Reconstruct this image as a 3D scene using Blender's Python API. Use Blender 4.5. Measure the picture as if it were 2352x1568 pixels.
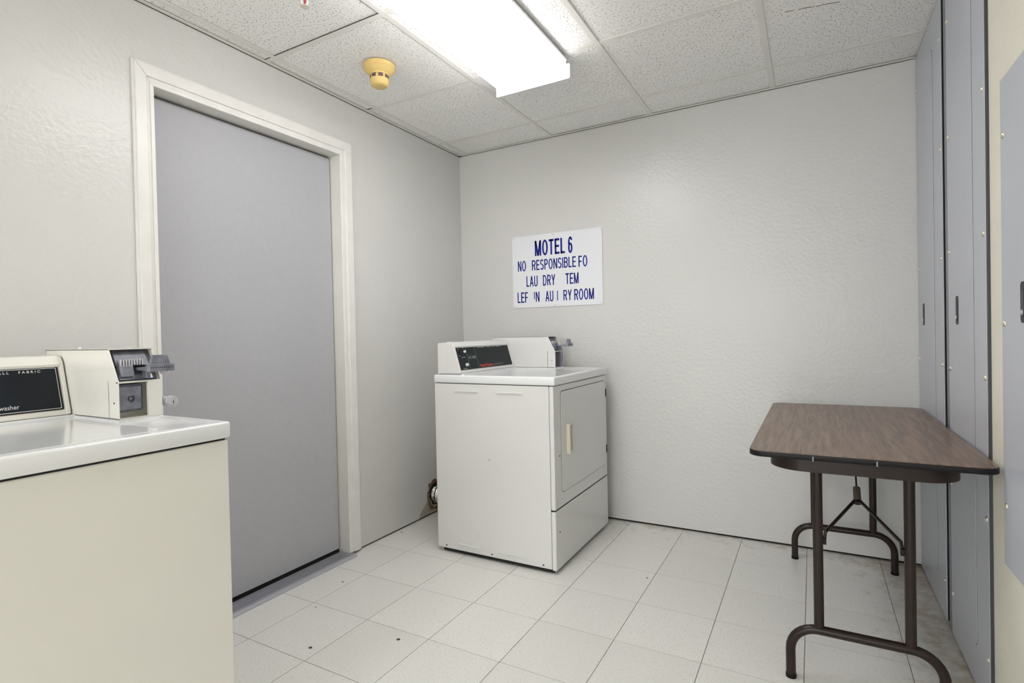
import bpy, bmesh, math, random
from mathutils import Vector, Matrix
random.seed(7)
for o in list(bpy.data.objects): bpy.data.objects.remove(o)
S = bpy.context.scene
C = S.collection

# ------------------------------------------------------------------ camera
H = 2.351        # ceiling height
W = 2.538        # plane of the right hand panels
YB = -5.6        # wall behind the camera
yaw, pitch, roll = -.5077, -.0126, -.0218
fw = Vector((math.sin(yaw)*math.cos(pitch), math.cos(yaw)*math.cos(pitch), math.sin(pitch)))
r0 = Vector((math.cos(yaw), -math.sin(yaw), 0)); u0 = r0.cross(fw)
rt = r0*math.cos(roll) + u0*math.sin(roll); up = u0*math.cos(roll) - r0*math.sin(roll)
cam = bpy.data.cameras.new('camera'); co = bpy.data.objects.new('camera', cam); C.objects.link(co)
cam.sensor_width = 36; cam.sensor_fit = 'HORIZONTAL'; cam.lens = 1241.26*36/2352; cam.clip_start = .02
co.matrix_world = Matrix(((rt.x, up.x, -fw.x, 2.1087), (rt.y, up.y, -fw.y, -3.1026), (rt.z, up.z, -fw.z, 1.1204), (0, 0, 0, 1)))
S.camera = co
# ------------------------------------------------------------------ world and exposure (lamps, and fill daylight through the added glazing)
wd = bpy.data.worlds.new('world'); S.world = wd; wd.use_nodes = True
wd.node_tree.nodes['Background'].inputs[0].default_value = (1, .972, .952, 1)
wd.node_tree.nodes['Background'].inputs[1].default_value = 4.6     # even overcast sky
S.view_settings.view_transform = 'Standard'; S.view_settings.look = 'None'
S.view_settings.gamma = 1; S.view_settings.use_curve_mapping = False
S.view_settings.exposure = 0.24
LAMP = 9.6       # brightness of the fluorescent lenses

# ------------------------------------------------------------------ materials
def mat(name, col, rough=.5, metal=0, spec=.5, bump=0, bscale=60, var=0, vscale=8, coat=0, detail=3, obvar=0):
    m = bpy.data.materials.new(name); m.use_nodes = True
    nt = m.node_tree; b = nt.nodes['Principled BSDF']; L = nt.links.new
    b.inputs['Base Color'].default_value = (*col, 1); b.inputs['Roughness'].default_value = rough
    b.inputs['Metallic'].default_value = metal; b.inputs['Specular IOR Level'].default_value = spec
    if coat: b.inputs['Coat Weight'].default_value = coat; b.inputs['Coat Roughness'].default_value = .12
    g = nt.nodes.new('ShaderNodeNewGeometry')
    src = None
    if var:
        n = nt.nodes.new('ShaderNodeTexNoise'); n.inputs['Scale'].default_value = vscale; n.inputs['Detail'].default_value = 4
        L(g.outputs['Position'], n.inputs['Vector'])
        r = nt.nodes.new('ShaderNodeMapRange'); r.inputs[1].default_value = .3; r.inputs[2].default_value = .7
        r.inputs[3].default_value = 1-var; r.inputs[4].default_value = 1+var
        L(n.outputs['Fac'], r.inputs[0]); src = r.outputs[0]
    if obvar:
        oi = nt.nodes.new('ShaderNodeObjectInfo'); r2 = nt.nodes.new('ShaderNodeMapRange')
        r2.inputs[3].default_value = 1-obvar; r2.inputs[4].default_value = 1+obvar
        L(oi.outputs['Random'], r2.inputs[0])
        if src:
            mm = nt.nodes.new('ShaderNodeMath'); mm.operation = 'MULTIPLY'; L(src, mm.inputs[0]); L(r2.outputs[0], mm.inputs[1]); src = mm.outputs[0]
        else: src = r2.outputs[0]
    if src:
        v = nt.nodes.new('ShaderNodeVectorMath'); v.operation = 'SCALE'; v.inputs[0].default_value = col
        L(src, v.inputs['Scale']); L(v.outputs[0], b.inputs['Base Color'])
    if bump:
        n = nt.nodes.new('ShaderNodeTexNoise'); n.inputs['Scale'].default_value = bscale; n.inputs['Detail'].default_value = detail
        L(g.outputs['Position'], n.inputs['Vector'])
        bp = nt.nodes.new('ShaderNodeBump'); bp.inputs['Strength'].default_value = 1; bp.inputs['Distance'].default_value = bump
        L(n.outputs['Fac'], bp.inputs['Height']); L(bp.outputs[0], b.inputs['Normal'])
    return m
def emit(name, col, s):
    m = bpy.data.materials.new(name); m.use_nodes = True; nt = m.node_tree
    b = nt.nodes['Principled BSDF']; b.inputs['Base Color'].default_value = (.9, .9, .9, 1)
    b.inputs['Emission Color'].default_value = (*col, 1); b.inputs['Emission Strength'].default_value = s
    return m

M = {}
M['wall'] = mat('wall_paint', (.70, .695, .68), .27, bump=.0022, bscale=55, var=.012, vscale=3, spec=.4)
M['cream'] = mat('cream_paint', (.84, .81, .70), .45, bump=.0012, bscale=70, var=.03, vscale=5)
M['door'] = mat('grey_door_paint', (.455, .458, .488), .5, bump=.0004, bscale=160, var=.02, vscale=40)
M['trim'] = mat('white_trim_paint', (.83, .815, .795), .35, bump=.0006, bscale=30, var=.03, vscale=14)
M['jamb'] = mat('jamb_paint', (.78, .77, .72), .4, bump=.0004, bscale=40, var=.03)
M['alu'] = mat('brushed_aluminium', (.55, .55, .60), .35, .75, bump=.0003, bscale=220)
M['grout'] = mat('floor_joint', (.20, .18, .15), .9)
M['panel'] = mat('blue_grey_metal_paint', (.535, .555, .615), .32, spec=.5, var=.03, vscale=6, bump=.0002, bscale=20)
M['panel_dk'] = mat('dark_slot', (.02, .02, .025), .5)
M['recess'] = mat('recess_grey', (.05, .05, .06), .5)
M['strut'] = mat('galvanised_strut', (.26, .27, .31), .45, .3, var=.15, vscale=60)
M['screw'] = mat('screw_nickel', (.74, .70, .60), .3, .7)
M['enamel'] = mat('white_enamel', (.775, .772, .755), .22, spec=.5, var=.012, vscale=4, coat=.3)
M['enamel_w'] = mat('aged_white_enamel', (.83, .812, .755), .22, spec=.5, var=.012, vscale=4, coat=.3)
M['top'] = mat('white_worktop_enamel', (.86, .87, .885), .16, spec=.5, coat=.5)
M['ivory'] = mat('ivory_plastic', (.74, .70, .58), .4)
M['tan'] = mat('handle_recess_tan', (.42, .35, .22), .5)
M['gap'] = mat('black_gap', (.012, .012, .012), .8)
M['face_g'] = mat('dark_green_black_panel', (.010, .017, .017), .35, spec=.2)
M['face_b'] = mat('blue_black_panel', (.008, .011, .016), .3, spec=.25, var=.25, vscale=14)
M['white'] = mat('white_print', (.75, .75, .75), .5)
M['greyp'] = mat('grey_print', (.22, .25, .27), .5)
M['red'] = mat('red_print', (.75, .05, .025), .5)
M['blue'] = mat('blue_print', (.012, .02, .26), .5, spec=.2)
M['zinc'] = mat('zinc_casting', (.28, .29, .34), .42, .6, var=.22, vscale=45, bump=.0003, bscale=150)
M['zinc_dk'] = mat('worn_zinc', (.17, .17, .20), .5, .3, var=.25, vscale=60)
M['chrome'] = mat('chrome', (.70, .69, .73), .38, .55)
M['sign'] = mat('white_sign_plastic', (.85, .862, .91), .28, spec=.45)
M['yellow'] = mat('yellowed_plastic', (.80, .58, .22), .45, var=.05, vscale=20)
M['slotdk'] = mat('detector_vent', (.14, .09, .09), .7)
M['brown'] = mat('brown_enamel_steel', (.026, .016, .014), .3, spec=.3, var=.12, vscale=30)
M['edge'] = mat('black_vinyl_edge', (.006, .005, .006), .4, spec=.25)
M['sleeve'] = mat('worn_sleeve', (.14, .105, .085), .6, .3, var=.2, vscale=80)
M['foil'] = mat('aluminium_foil', (.75, .72, .70), .25, 1, bump=.006, bscale=70)
M['torn'] = mat('torn_board', (.20, .115, .07), .9, var=.4, vscale=60)
M['patch'] = mat('bare_wall_patch', (.40, .37, .31), .8, var=.12, vscale=30)
M['fix'] = mat('white_fixture_metal', (.80, .80, .84), .3)
M['lens_side'] = emit('lit_prismatic_lens_side', (1, .986, .976), LAMP*.6)
M['lens'] = emit('lit_acrylic_lens', (1, .986, .976), LAMP)
M['grid'] = mat('ceiling_grid_paint', (.82, .81, .77), .45, var=.03, vscale=6)
M['plenum'] = mat('plenum_dark', (.10, .09, .08), .9)
M['glassred'] = mat('red_bulb', (.5, .02, .02), .1)

def glass_mat():
    m = bpy.data.materials.new('clear_glass'); m.use_nodes = True; nt = m.node_tree; out = nt.nodes['Material Output']
    t = nt.nodes.new('ShaderNodeBsdfTransparent'); t.inputs[0].default_value = (.93, .95, .95, 1); g = nt.nodes.new('ShaderNodeBsdfGlossy'); g.inputs['Roughness'].default_value = .02
    f = nt.nodes.new('ShaderNodeFresnel'); f.inputs[0].default_value = 1.3; mx = nt.nodes.new('ShaderNodeMixShader')
    nt.links.new(f.outputs[0], mx.inputs[0]); nt.links.new(t.outputs[0], mx.inputs[1]); nt.links.new(g.outputs[0], mx.inputs[2]); nt.links.new(mx.outputs[0], out.inputs[0]); return m
M['glass'] = glass_mat()
M['paving'] = mat('bounce_concrete', (.78, .77, .74), .9, var=.1, vscale=3)  # unseen ground, kept pale to bounce daylight onto the ceiling
def ceiling_tile_mat():
    m = mat('mineral_fibre_tile', (.95, .945, .925), .9, spec=.15, obvar=.02); nt = m.node_tree; L = nt.links.new; b = nt.nodes['Principled BSDF']
    old = b.inputs['Base Color'].links[0].from_socket
    g = nt.nodes.new('ShaderNodeNewGeometry')
    n = nt.nodes.new('ShaderNodeTexNoise'); n.inputs['Scale'].default_value = 135; n.inputs['Detail'].default_value = 2; L(g.outputs['Position'], n.inputs['Vector'])
    r = nt.nodes.new('ShaderNodeMapRange'); r.inputs[1].default_value = .29; r.inputs[2].default_value = .40; L(n.outputs['Fac'], r.inputs[0])
    mx = nt.nodes.new('ShaderNodeMix'); mx.data_type = 'RGBA'; mx.inputs[6].default_value = (.66, .63, .58, 1)
    L(r.outputs[0], mx.inputs[0]); L(old, mx.inputs[7]); L(mx.outputs[2], b.inputs['Base Color'])
    bp = nt.nodes.new('ShaderNodeBump'); bp.inputs['Distance'].default_value = .003; L(r.outputs[0], bp.inputs['Height']); L(bp.outputs[0], b.inputs['Normal'])
    return m
M['ctile'] = ceiling_tile_mat()

def floor_tile_mat():
    m = mat('vinyl_tile', (.80, .79, .76), .30, spec=.4, obvar=.03); nt = m.node_tree; L = nt.links.new; b = nt.nodes['Principled BSDF']
    old = b.inputs['Base Color'].links[0].from_socket
    g = nt.nodes.new('ShaderNodeNewGeometry')
    # fine chips
    n = nt.nodes.new('ShaderNodeTexNoise'); n.inputs['Scale'].default_value = 120; n.inputs['Detail'].default_value = 4; L(g.outputs['Position'], n.inputs['Vector'])
    r = nt.nodes.new('ShaderNodeMapRange'); r.inputs[1].default_value = .30; r.inputs[2].default_value = .46; L(n.outputs['Fac'], r.inputs[0])
    mx = nt.nodes.new('ShaderNodeMix'); mx.data_type = 'RGBA'; mx.inputs[6].default_value = (.69, .67, .63, 1)
    L(r.outputs[0], mx.inputs[0]); L(old, mx.inputs[7])
    # ground-in dirt: blotches, thicker along the panels and the back wall
    s = nt.nodes.new('ShaderNodeSeparateXYZ'); L(g.outputs['Position'], s.inputs[0])
    mxr = nt.nodes.new('ShaderNodeMapRange'); mxr.inputs[1].default_value = 2.2; mxr.inputs[2].default_value = 2.54; mxr.inputs[4].default_value = .34; L(s.outputs[0], mxr.inputs[0])
    myr = nt.nodes.new('ShaderNodeMapRange'); myr.inputs[1].default_value = -.30; myr.inputs[2].default_value = 0; myr.inputs[4].default_value = .20; L(s.outputs[1], myr.inputs[0])
    ad = nt.nodes.new('ShaderNodeMath'); ad.operation = 'ADD'; L(mxr.outputs[0], ad.inputs[0]); L(myr.outputs[0], ad.inputs[1])
    n2 = nt.nodes.new('ShaderNodeTexNoise'); n2.inputs['Scale'].default_value = 16; n2.inputs['Detail'].default_value = 6; n2.inputs['Roughness'].default_value = .7; L(g.outputs['Position'], n2.inputs['Vector'])
    ad2 = nt.nodes.new('ShaderNodeMath'); ad2.operation = 'ADD'; L(ad.outputs[0], ad2.inputs[0]); L(n2.outputs['Fac'], ad2.inputs[1])
    r2 = nt.nodes.new('ShaderNodeMapRange'); r2.inputs[1].default_value = .66; r2.inputs[2].default_value = .98; r2.inputs[4].default_value = .75; L(ad2.outputs[0], r2.inputs[0])
    mx2 = nt.nodes.new('ShaderNodeMix'); mx2.data_type = 'RGBA'; mx2.inputs[7].default_value = (.36, .26, .14, 1)
    L(r2.outputs[0], mx2.inputs[0]); L(mx.outputs[2], mx2.inputs[6]); L(mx2.outputs[2], b.inputs['Base Color'])
    n3 = nt.nodes.new('ShaderNodeTexNoise'); n3.inputs['Scale'].default_value = 7; L(g.outputs['Position'], n3.inputs['Vector'])
    r3 = nt.nodes.new('ShaderNodeMapRange'); r3.inputs[3].default_value = .24; r3.inputs[4].default_value = .42; L(n3.outputs['Fac'], r3.inputs[0]); L(r3.outputs[0], b.inputs['Roughness'])
    return m
M['ftile'] = floor_tile_mat()

def wood_mat():
    m = mat('walnut_laminate', (.15, .1, .08), .34, spec=.45); nt = m.node_tree; L = nt.links.new; b = nt.nodes['Principled BSDF']
    g = nt.nodes.new('ShaderNodeNewGeometry'); mp = nt.nodes.new('ShaderNodeMapping'); mp.inputs['Scale'].default_value = (70, 4.5, 1); L(g.outputs['Position'], mp.inputs['Vector'])
    n = nt.nodes.new('ShaderNodeTexNoise'); n.inputs['Scale'].default_value = 1; n.inputs['Detail'].default_value = 5; n.inputs['Distortion'].default_value = .8; L(mp.outputs[0], n.inputs['Vector'])
    c = nt.nodes.new('ShaderNodeValToRGB'); e = c.color_ramp.elements
    e[0].position = .33; e[0].color = (.13, .09, .07, 1); e[1].position = .68; e[1].color = (.29, .19, .135, 1)
    L(n.outputs['Fac'], c.inputs[0]); L(c.outputs[0], b.inputs['Base Color'])
    return m
M['wood'] = wood_mat()

# ------------------------------------------------------------------ mesh helpers
def new(): return bmesh.new()
def box(bm, x0, x1, y0, y1, z0, z1, bev=0, seg=2):
    t = bmesh.new(); bmesh.ops.create_cube(t, size=1)
    for v in t.verts: v.co = Vector(((x0+x1)/2+v.co.x*(x1-x0), (y0+y1)/2+v.co.y*(y1-y0), (z0+z1)/2+v.co.z*(z1-z0)))
    if bev: bmesh.ops.bevel(t, geom=t.edges[:], offset=bev, segments=seg, profile=.5, affect='EDGES')
    merge(bm, t); return bm
def merge(bm, t, mx=None):
    if mx is not None: t.transform(mx)
    me = bpy.data.meshes.new('tmp'); t.to_mesh(me); bm.from_mesh(me); bpy.data.meshes.remove(me); t.free()
def prism(bm, pts, a, b, axis='x', bev=0):
    """polygon pts in the two other axes (order yz / xz / xy) extruded from a to b"""
    t = bmesh.new()
    def P(p, q): return {'x': (q, p[0], p[1]), 'y': (p[0], q, p[1]), 'z': (p[0], p[1], q)}[axis]
    va = [t.verts.new(P(p, a)) for p in pts]; vb = [t.verts.new(P(p, b)) for p in pts]; n = len(pts)
    t.faces.new(va); t.faces.new(vb[::-1])
    for i in range(n): t.faces.new((va[i], vb[i], vb[(i+1) % n], va[(i+1) % n]))
    bmesh.ops.recalc_face_normals(t, faces=t.faces[:])
    if bev: bmesh.ops.bevel(t, geom=t.edges[:], offset=bev, segments=2, profile=.5, affect='EDGES')
    merge(bm, t); return bm
def rrect(x0, x1, y0, y1, r, n=5):
    o = []
    for cx, cy, a0 in ((x1-r, y1-r, 0), (x0+r, y1-r, 90), (x0+r, y0+r, 180), (x1-r, y0+r, 270)):
        for i in range(n+1):
            a = math.radians(a0+90*i/n); o.append((cx+r*math.cos(a), cy+r*math.sin(a)))
    return o
def cyl(bm, p, q, r, n=16, r2=None, cap=True):
    p, q = Vector(p), Vector(q); d = q-p; t = bmesh.new()
    bmesh.ops.create_cone(t, cap_ends=cap, segments=n, radius1=r, radius2=r if r2 is None else r2, depth=d.length)
    merge(bm, t, Matrix.Translation((p+q)/2) @ d.to_track_quat('Z', 'Y').to_matrix().to_4x4()); return bm
def tube(bm, pts, r, n=14):
    pts = [Vector(p) for p in pts]; rings = []; t = bmesh.new(); ref = None
    for i, p in enumerate(pts):
        d = (pts[min(i+1, len(pts)-1)]-pts[max(i-1, 0)]).normalized()
        if ref is None: ref = Vector((0, 1, 0)) if abs(d.y) < .9 else Vector((1, 0, 0))
        a = (ref-d*ref.dot(d)).normalized(); b = d.cross(a); ref = a
        rings.append([t.verts.new(p+a*r*math.cos(2*math.pi*k/n)+b*r*math.sin(2*math.pi*k/n)) for k in range(n)])
    for A, B in zip(rings, rings[1:]):
        for k in range(n): t.faces.new((A[k], A[(k+1) % n], B[(k+1) % n], B[k]))
    t.faces.new(rings[0][::-1]); t.faces.new(rings[-1])
    bmesh.ops.recalc_face_normals(t, faces=t.faces[:]); merge(bm, t); return bm
def lathe(bm, prof, c, n=32):
    """prof: (radius, z) list; closed at both ends; c: centre"""
    t = bmesh.new(); rings = []
    for r, z in prof: rings.append([t.verts.new((c[0]+r*math.cos(2*math.pi*k/n), c[1]+r*math.sin(2*math.pi*k/n), c[2]+z)) for k in range(n)])
    for A, B in zip(rings, rings[1:]):
        for k in range(n): t.faces.new((A[k], A[(k+1) % n], B[(k+1) % n], B[k]))
    t.faces.new(rings[0]); t.faces.new(rings[-1])
    bmesh.ops.recalc_face_normals(t, faces=t.faces[:]); merge(bm, t); return bm
def obj(name, bm, m, parent=None, smooth=False, origin=None):
    vs = [v.co for v in bm.verts]
    lo = Vector([min(v[i] for v in vs) for i in range(3)]); hi = Vector([max(v[i] for v in vs) for i in range(3)])
    o_ = Vector(origin) if origin else Vector(((lo.x+hi.x)/2, (lo.y+hi.y)/2, lo.z))
    bm.transform(Matrix.Translation(-o_))
    me = bpy.data.meshes.new(name); bm.to_mesh(me); bm.free(); me.materials.append(M[m])
    if smooth:
        for f in me.polygons: f.use_smooth = True
        if hasattr(me, 'set_sharp_from_angle'): me.set_sharp_from_angle(angle=math.radians(35))
    return link(name, me, o_, parent)
def link(name, me, loc, parent):
    o = bpy.data.objects.new(name, me); C.objects.link(o); o.location = loc; setp(o, parent); return o
def wloc(o):
    v = Vector(o.location)
    return v + wloc(o.parent) if o.parent else v
def setp(o, parent):
    if parent is not None:
        w = Vector(o.location); o.parent = parent; o.location = w - wloc(parent)   # all parents are unrotated and unscaled
def tag(o, label=None, cat=None, group=None, kind=None):
    for k, v in (('label', label), ('category', cat), ('group', group), ('kind', kind)):
        if v: o[k] = v
    return o
def thing(name, loc, label, cat, group=None):
    e = bpy.data.objects.new(name, None); e.empty_display_size = .1; C.objects.link(e); e.location = loc
    return tag(e, label, cat, group)
def letters(body, mtx, w, h, m, parent, name='lettering', bold=.0, depth=.0):
    """text as flat print filling w x h, lower left corner at the origin of mtx (x = reading direction, y = up, z = out)"""
    cu = bpy.data.curves.new('txt', 'FONT'); cu.body = body; cu.offset = bold; cu.resolution_u = 4
    t = bpy.data.objects.new('txt', cu); C.objects.link(t); dg = bpy.context.evaluated_depsgraph_get(); dg.update()
    me = bpy.data.meshes.new_from_object(t.evaluated_get(dg)); bpy.data.objects.remove(t); bpy.data.curves.remove(cu)
    xs = [v.co.x for v in me.vertices]; ys = [v.co.y for v in me.vertices]
    sx = w/max(1e-6, max(xs)-min(xs)); sy = h/max(1e-6, max(ys)-min(ys))
    bm = bmesh.new(); bm.from_mesh(me); bpy.data.meshes.remove(me)
    for v in bm.verts: v.co = mtx @ Vector(((v.co.x-min(xs))*sx, (v.co.y-min(ys))*sy, depth))
    return obj(name, bm, m, parent)

# condensed grotesque capitals drawn as strokes
def glyph(bm, ch, x, t):
    def q(*p): bm.faces.new([bm.verts.new((x+a, b, 0)) for a, b in p])
    def stem(a, y0=0, y1=1): q((a, y0), (a+t, y0), (a+t, y1), (a, y1))
    h = t*.92
    def bar(y, a, b): q((a, y), (b, y), (b, y+h), (a, y+h))
    def diag(a, y0, b, y1, k=1.0): q((a, y0), (a+t*k, y0), (b+t*k, y1), (b, y1))
    def arc(cx, cy, rx, ry, a0, a1, n=18):
        vs = []
        for i in range(n+1):
            a = math.radians(a0+(a1-a0)*i/n); c_, s_ = math.cos(a), math.sin(a)
            vs.append(((cx+rx*c_, cy+ry*s_), (cx+(rx-t)*c_, cy+(ry-h)*s_)))
        for p, r in zip(vs, vs[1:]): q(p[0], r[0], r[1], p[1])
    w = {'M': .60, 'O': .54, 'T': .46, 'E': .44, 'L': .40, '6': .42, 'N': .50, 'R': .50, 'S': .46, 'P': .47, 'I': t, 'B': .49, 'F': .41, 'A': .56, 'U': .50, 'D': .50, 'Y': .52}[ch]
    if ch == 'M': stem(0); stem(w-t); diag(0, 1, w/2-t*.5, 0, 1); diag(w-t, 1, w/2-t*.5, 0, 1)
    elif ch == 'O': arc(w/2, .5, w/2, .515, 0, 360, 32)
    elif ch == 'T': bar(1-h, 0, w); stem(w/2-t/2)
    elif ch == 'E': stem(0); bar(0, 0, w); bar(1-h, 0, w); bar(.5-h*.4, 0, w*.92)
    elif ch == 'F': stem(0); bar(1-h, 0, w); bar(.48-h*.4, 0, w*.88)
    elif ch == 'L': stem(0); bar(0, 0, w)
    elif ch == 'I': stem(0)
    elif ch == 'N': stem(0); stem(w-t); diag(0, 1, w-t, 0)
    elif ch == 'A': diag(0, 0, w/2-t/2, 1); diag(w-t, 0, w/2-t/2, 1); bar(.26, w*.17, w*.83)
    elif ch == 'Y': stem(w/2-t/2, 0, .46); diag(w/2-t/2, .40, 0, 1, 1.05); diag(w/2-t/2, .40, w-t, 1, 1.05)
    elif ch == 'U': stem(0, .28); stem(w-t, .28); arc(w/2, .28, w/2, .295, 180, 360)
    elif ch == 'D': stem(0); bar(0, 0, w*.45); bar(1-h, 0, w*.45); arc(w*.45, .5, w*.55, .5, -90, 90)
    elif ch in 'PRB':
        stem(0); bar(1-h, 0, w*.55); lo = .44 if ch != 'B' else .47; bar(lo, 0, w*.55)
        arc(w*.55, (1+lo)/2, w*.45*(.94 if ch == 'B' else 1), (1-lo)/2, -90, 90)
        if ch == 'R': diag(w*.78-t*.3, 0, w*.42, lo+.02, 1.1)
        if ch == 'B': bar(0, 0, w*.55); arc(w*.55, (lo+h)/2, w*.45, (lo+h)/2, -90, 90)
    elif ch == 'S':
        arc(w/2, .735, w/2, .28, 25, 265); arc(w/2, .275, w/2, .29, 85, -155)
    elif ch == '6':
        arc(w/2, .315, w/2, .33, 0, 360, 28); arc(w/2, .56, w/2, .455, 60, 185)
        arc(w/2, .70, w/2, .315, 20, 100)
    return w
def stroke_word(body, mtx, w, h, m, parent, t=.125, depth=.0005):
    bm = new(); x = 0
    for ch in body: x += glyph(bm, ch, x, t)+.085
    x -= .085
    for v in bm.verts: v.co = mtx @ Vector((v.co.x*w/x, v.co.y*h, depth))
    return obj('lettering', bm, m, parent)

# ================================================================== SETTING
# ---- floor
bm = new(); box(bm, -.35, 2.75, YB-.1, .15, -.06, -.0025)
floor = tag(obj('floor', bm, 'grout'), 'off-white speckled vinyl tile floor', kind='structure')
T = .3048; X0 = .8512; Y0 = -.3086; g = .0011
meshes = {}
for j in range(-3, 6):
    for k in range(-1, 18):
        x0 = max(X0+j*T, -.06)+g; x1 = min(X0+(j+1)*T, W+.05)-g
        y1 = min(Y0-k*T+T if False else Y0-(k-1)*T, .05)-g; y0 = max(Y0-k*T, YB)+g
        if x1-x0 < .02 or y1-y0 < .02: continue
        key = (round(x1-x0, 4), round(y1-y0, 4))
        c = Vector(((x0+x1)/2, (y0+y1)/2, -.0022))
        if key not in meshes:
            t = new(); box(t, -key[0]/2, key[0]/2, -key[1]/2, key[1]/2, 0, .0022)
            me = bpy.data.meshes.new('tile'); t.to_mesh(me); t.free(); me.materials.append(M['ftile']); meshes[key] = me
        link('tile', meshes[key], c, floor)

for x, y, r in ((.500, -1.767, .0080), (.752, -1.580, .0080), (.204, -1.331, .0055), (.279, -1.551, .0035), (.032, -.722, .006), (1.437, -.677, .0045)):
    bm = new(); n = 11; prism(bm, [(x+r*(1+.35*math.sin(3*i))*math.cos(2*math.pi*i/n), y+r*.8*(1+.3*math.cos(2*i))*math.sin(2*math.pi*i/n)) for i in range(n)], .0001, .0006, 'z'); obj('floor_speck', bm, 'recess', floor)
# ---- ceiling: mineral fibre tiles on a T-bar grid
bm = new(); box(bm, -.2, 2.8, YB-.1, .2, H+.03, H+.08)
ceil = tag(obj('ceiling', bm, 'plenum'), 'suspended ceiling of speckled white mineral fibre tiles', kind='structure')
P = .6255; gx = [.07+P*i for i in range(-1, 5)]; gy = [-.262-P*i for i in range(-1, 10)]
bw = .012
cm = {}
for i in range(len(gx)-1):
    for k in range(len(gy)-1):
        x0 = max(gx[i], -.05)+.004; x1 = min(gx[i+1], W+.06)-.004; y1 = min(gy[k], .05)-.004; y0 = max(gy[k+1], YB-.05)+.004
        if x1-x0 < .03 or y1-y0 < .03: continue
        key = (round(x1-x0, 4), round(y1-y0, 4))
        if key not in cm:
            t = new(); box(t, -key[0]/2, key[0]/2, -key[1]/2, key[1]/2, 0, .014)
            me = bpy.data.meshes.new('ceiling_tile'); t.to_mesh(me); t.free(); me.materials.append(M['ctile']); cm[key] = me
        link('ceiling_tile', cm[key], ((x0+x1)/2, (y0+y1)/2, H+.0035+random.uniform(0, .0012)), ceil)
for x in gx:
    if -.02 < x < W:
        bm = new(); box(bm, x-bw, x+bw, YB, 0, H, H+.0025); box(bm, x-.001, x+.001, YB, 0, H+.0025, H+.028); obj('grid_bar', bm, 'grid', ceil)
for y in gy:
    for i in range(len(gx)-1):
        a, b = max(gx[i]+bw+.0006, 0), min(gx[i+1]-bw-.0006, W+.03)
        if YB < y < 0 and b-a > .03:
            bm = new(); box(bm, a, b, y-bw, y+bw, H+.0004, H+.0029); box(bm, a, b, y-.001, y+.001, H+.0029, H+.028); obj('grid_bar', bm, 'grid', ceil)
for x0_, x1_, y0_, y1_ in ((.0005, .0035, YB, -.003), (.004, W-.004, -.0028, -.0005)):
    bm = new(); box(bm, x0_, x1_, y0_, y1_, H-.0034, H-.0013); obj('shadow_line', bm, 'plenum', ceil)  # dark strips draw the shadow line where walls meet the ceiling
for x0_, x1_, y0_, y1_ in ((gx[1]+bw, gx[2]-bw-.002, gy[3]-bw-.0034, gy[3]-bw-.0002), (gx[2]-bw-.0034, gx[2]-bw-.0004, gy[4]+.02, gy[3]-bw-.004), (.02, gx[1]-bw, gy[3]-bw-.0030, gy[3]-bw-.0002), (.02, gx[1]-bw, gy[2]-bw-.004, gy[2]-bw-.0002)):
    bm = new(); box(bm, x0_, x1_, y0_, y1_, H+.0012, H+.0034); obj('tile_gap', bm, 'plenum', ceil)
if True:
    for (xa, ya), (xb, yb) in (((2.030, -.716), (2.060, -.708)), ((2.075, -.706), (2.13, -.697)), ((2.135, -.696), (2.215, -.680))):
        bm = new(); tube(bm, [(xa, ya, H+.0034), ((xa+xb)/2, (ya+yb)/2-.003, H+.0034), (xb, yb, H+.0034)], .0011, 5); obj('tile_crack', bm, 'torn', ceil)
for nm, b_ in (('left', (0, .02, YB, 0)), ('back', (0, W, -.02, 0))):
    bm = new(); box(bm, *b_, H-.0012, H+.0005); obj('edge_angle', bm, 'grid', ceil)

# ---- walls
DY0, DY1, DZ = -1.992, -1.101, 2.057       # door opening
HY0, HY1, HZ0, HZ1 = -.425, -.275, .05, .20  # torn hole behind the dryer
bm = new(); zb = .010; th = -.12
box(bm, th, 0, YB-.1, DY0, zb, H+.03); box(bm, th, 0, DY0, DY1, DZ, H+.03)
box(bm, th, 0, DY1, HY0, zb, H+.03); box(bm, th, 0, HY1, .12, zb, H+.03)
box(bm, th, 0, HY0, HY1, HZ1, H+.03); box(bm, th, 0, HY0, HY1, zb, HZ0)
wl = tag(obj('wall_left', bm, 'wall'), 'off-white textured wall with the grey door', kind='structure')
bm = new(); box(bm, -.118, -.012, YB, .118, -.002, .0105); obj('gap_shade', bm, 'gap', wl)  # black strip stands in for shade under the wall, stops light leaking
bm = new(); box(bm, 0, .0012, -1.008, -.005, 1.110, 1.1135); obj('panel_seam', bm, 'wall', wl)
# torn edges of the hole, bare patch under it
t = []; N = 26
for i in range(N):
    a = 2*math.pi*i/N; k = 1+random.uniform(-.10, .14)
    t.append((-.35+.088*k*math.cos(a), .122+.092*k*math.sin(a)))
inner = [(-.35+(p[0]+.35)*.78, .122+(p[1]-.122)*.78) for p in t]
bm = new(); tv = [bm.verts.new((.003+random.uniform(0, .006), *p)) for p in t]; iv = [bm.verts.new((random.uniform(-.004, .004), *p)) for p in inner]
ob = [bm.verts.new((.0003, *p)) for p in t]; ib = [bm.verts.new((-.02, *p)) for p in inner]
for i in range(N):
    j = (i+1) % N
    bm.faces.new((tv[i], tv[j], iv[j], iv[i])); bm.faces.new((ob[i], ob[j], tv[j], tv[i])); bm.faces.new((iv[i], iv[j], ib[j], ib[i]))
bmesh.ops.recalc_face_normals(bm, faces=bm.faces[:]); tag(obj('torn_edge', bm, 'torn', wl), 'torn brown edge of the hole around the vent duct')
bm = new(); box(bm, -.115, -.10, HY0-.02, HY1+.02, HZ0-.02, HZ1+.02); obj('hole_back', bm, 'gap', wl)
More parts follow.
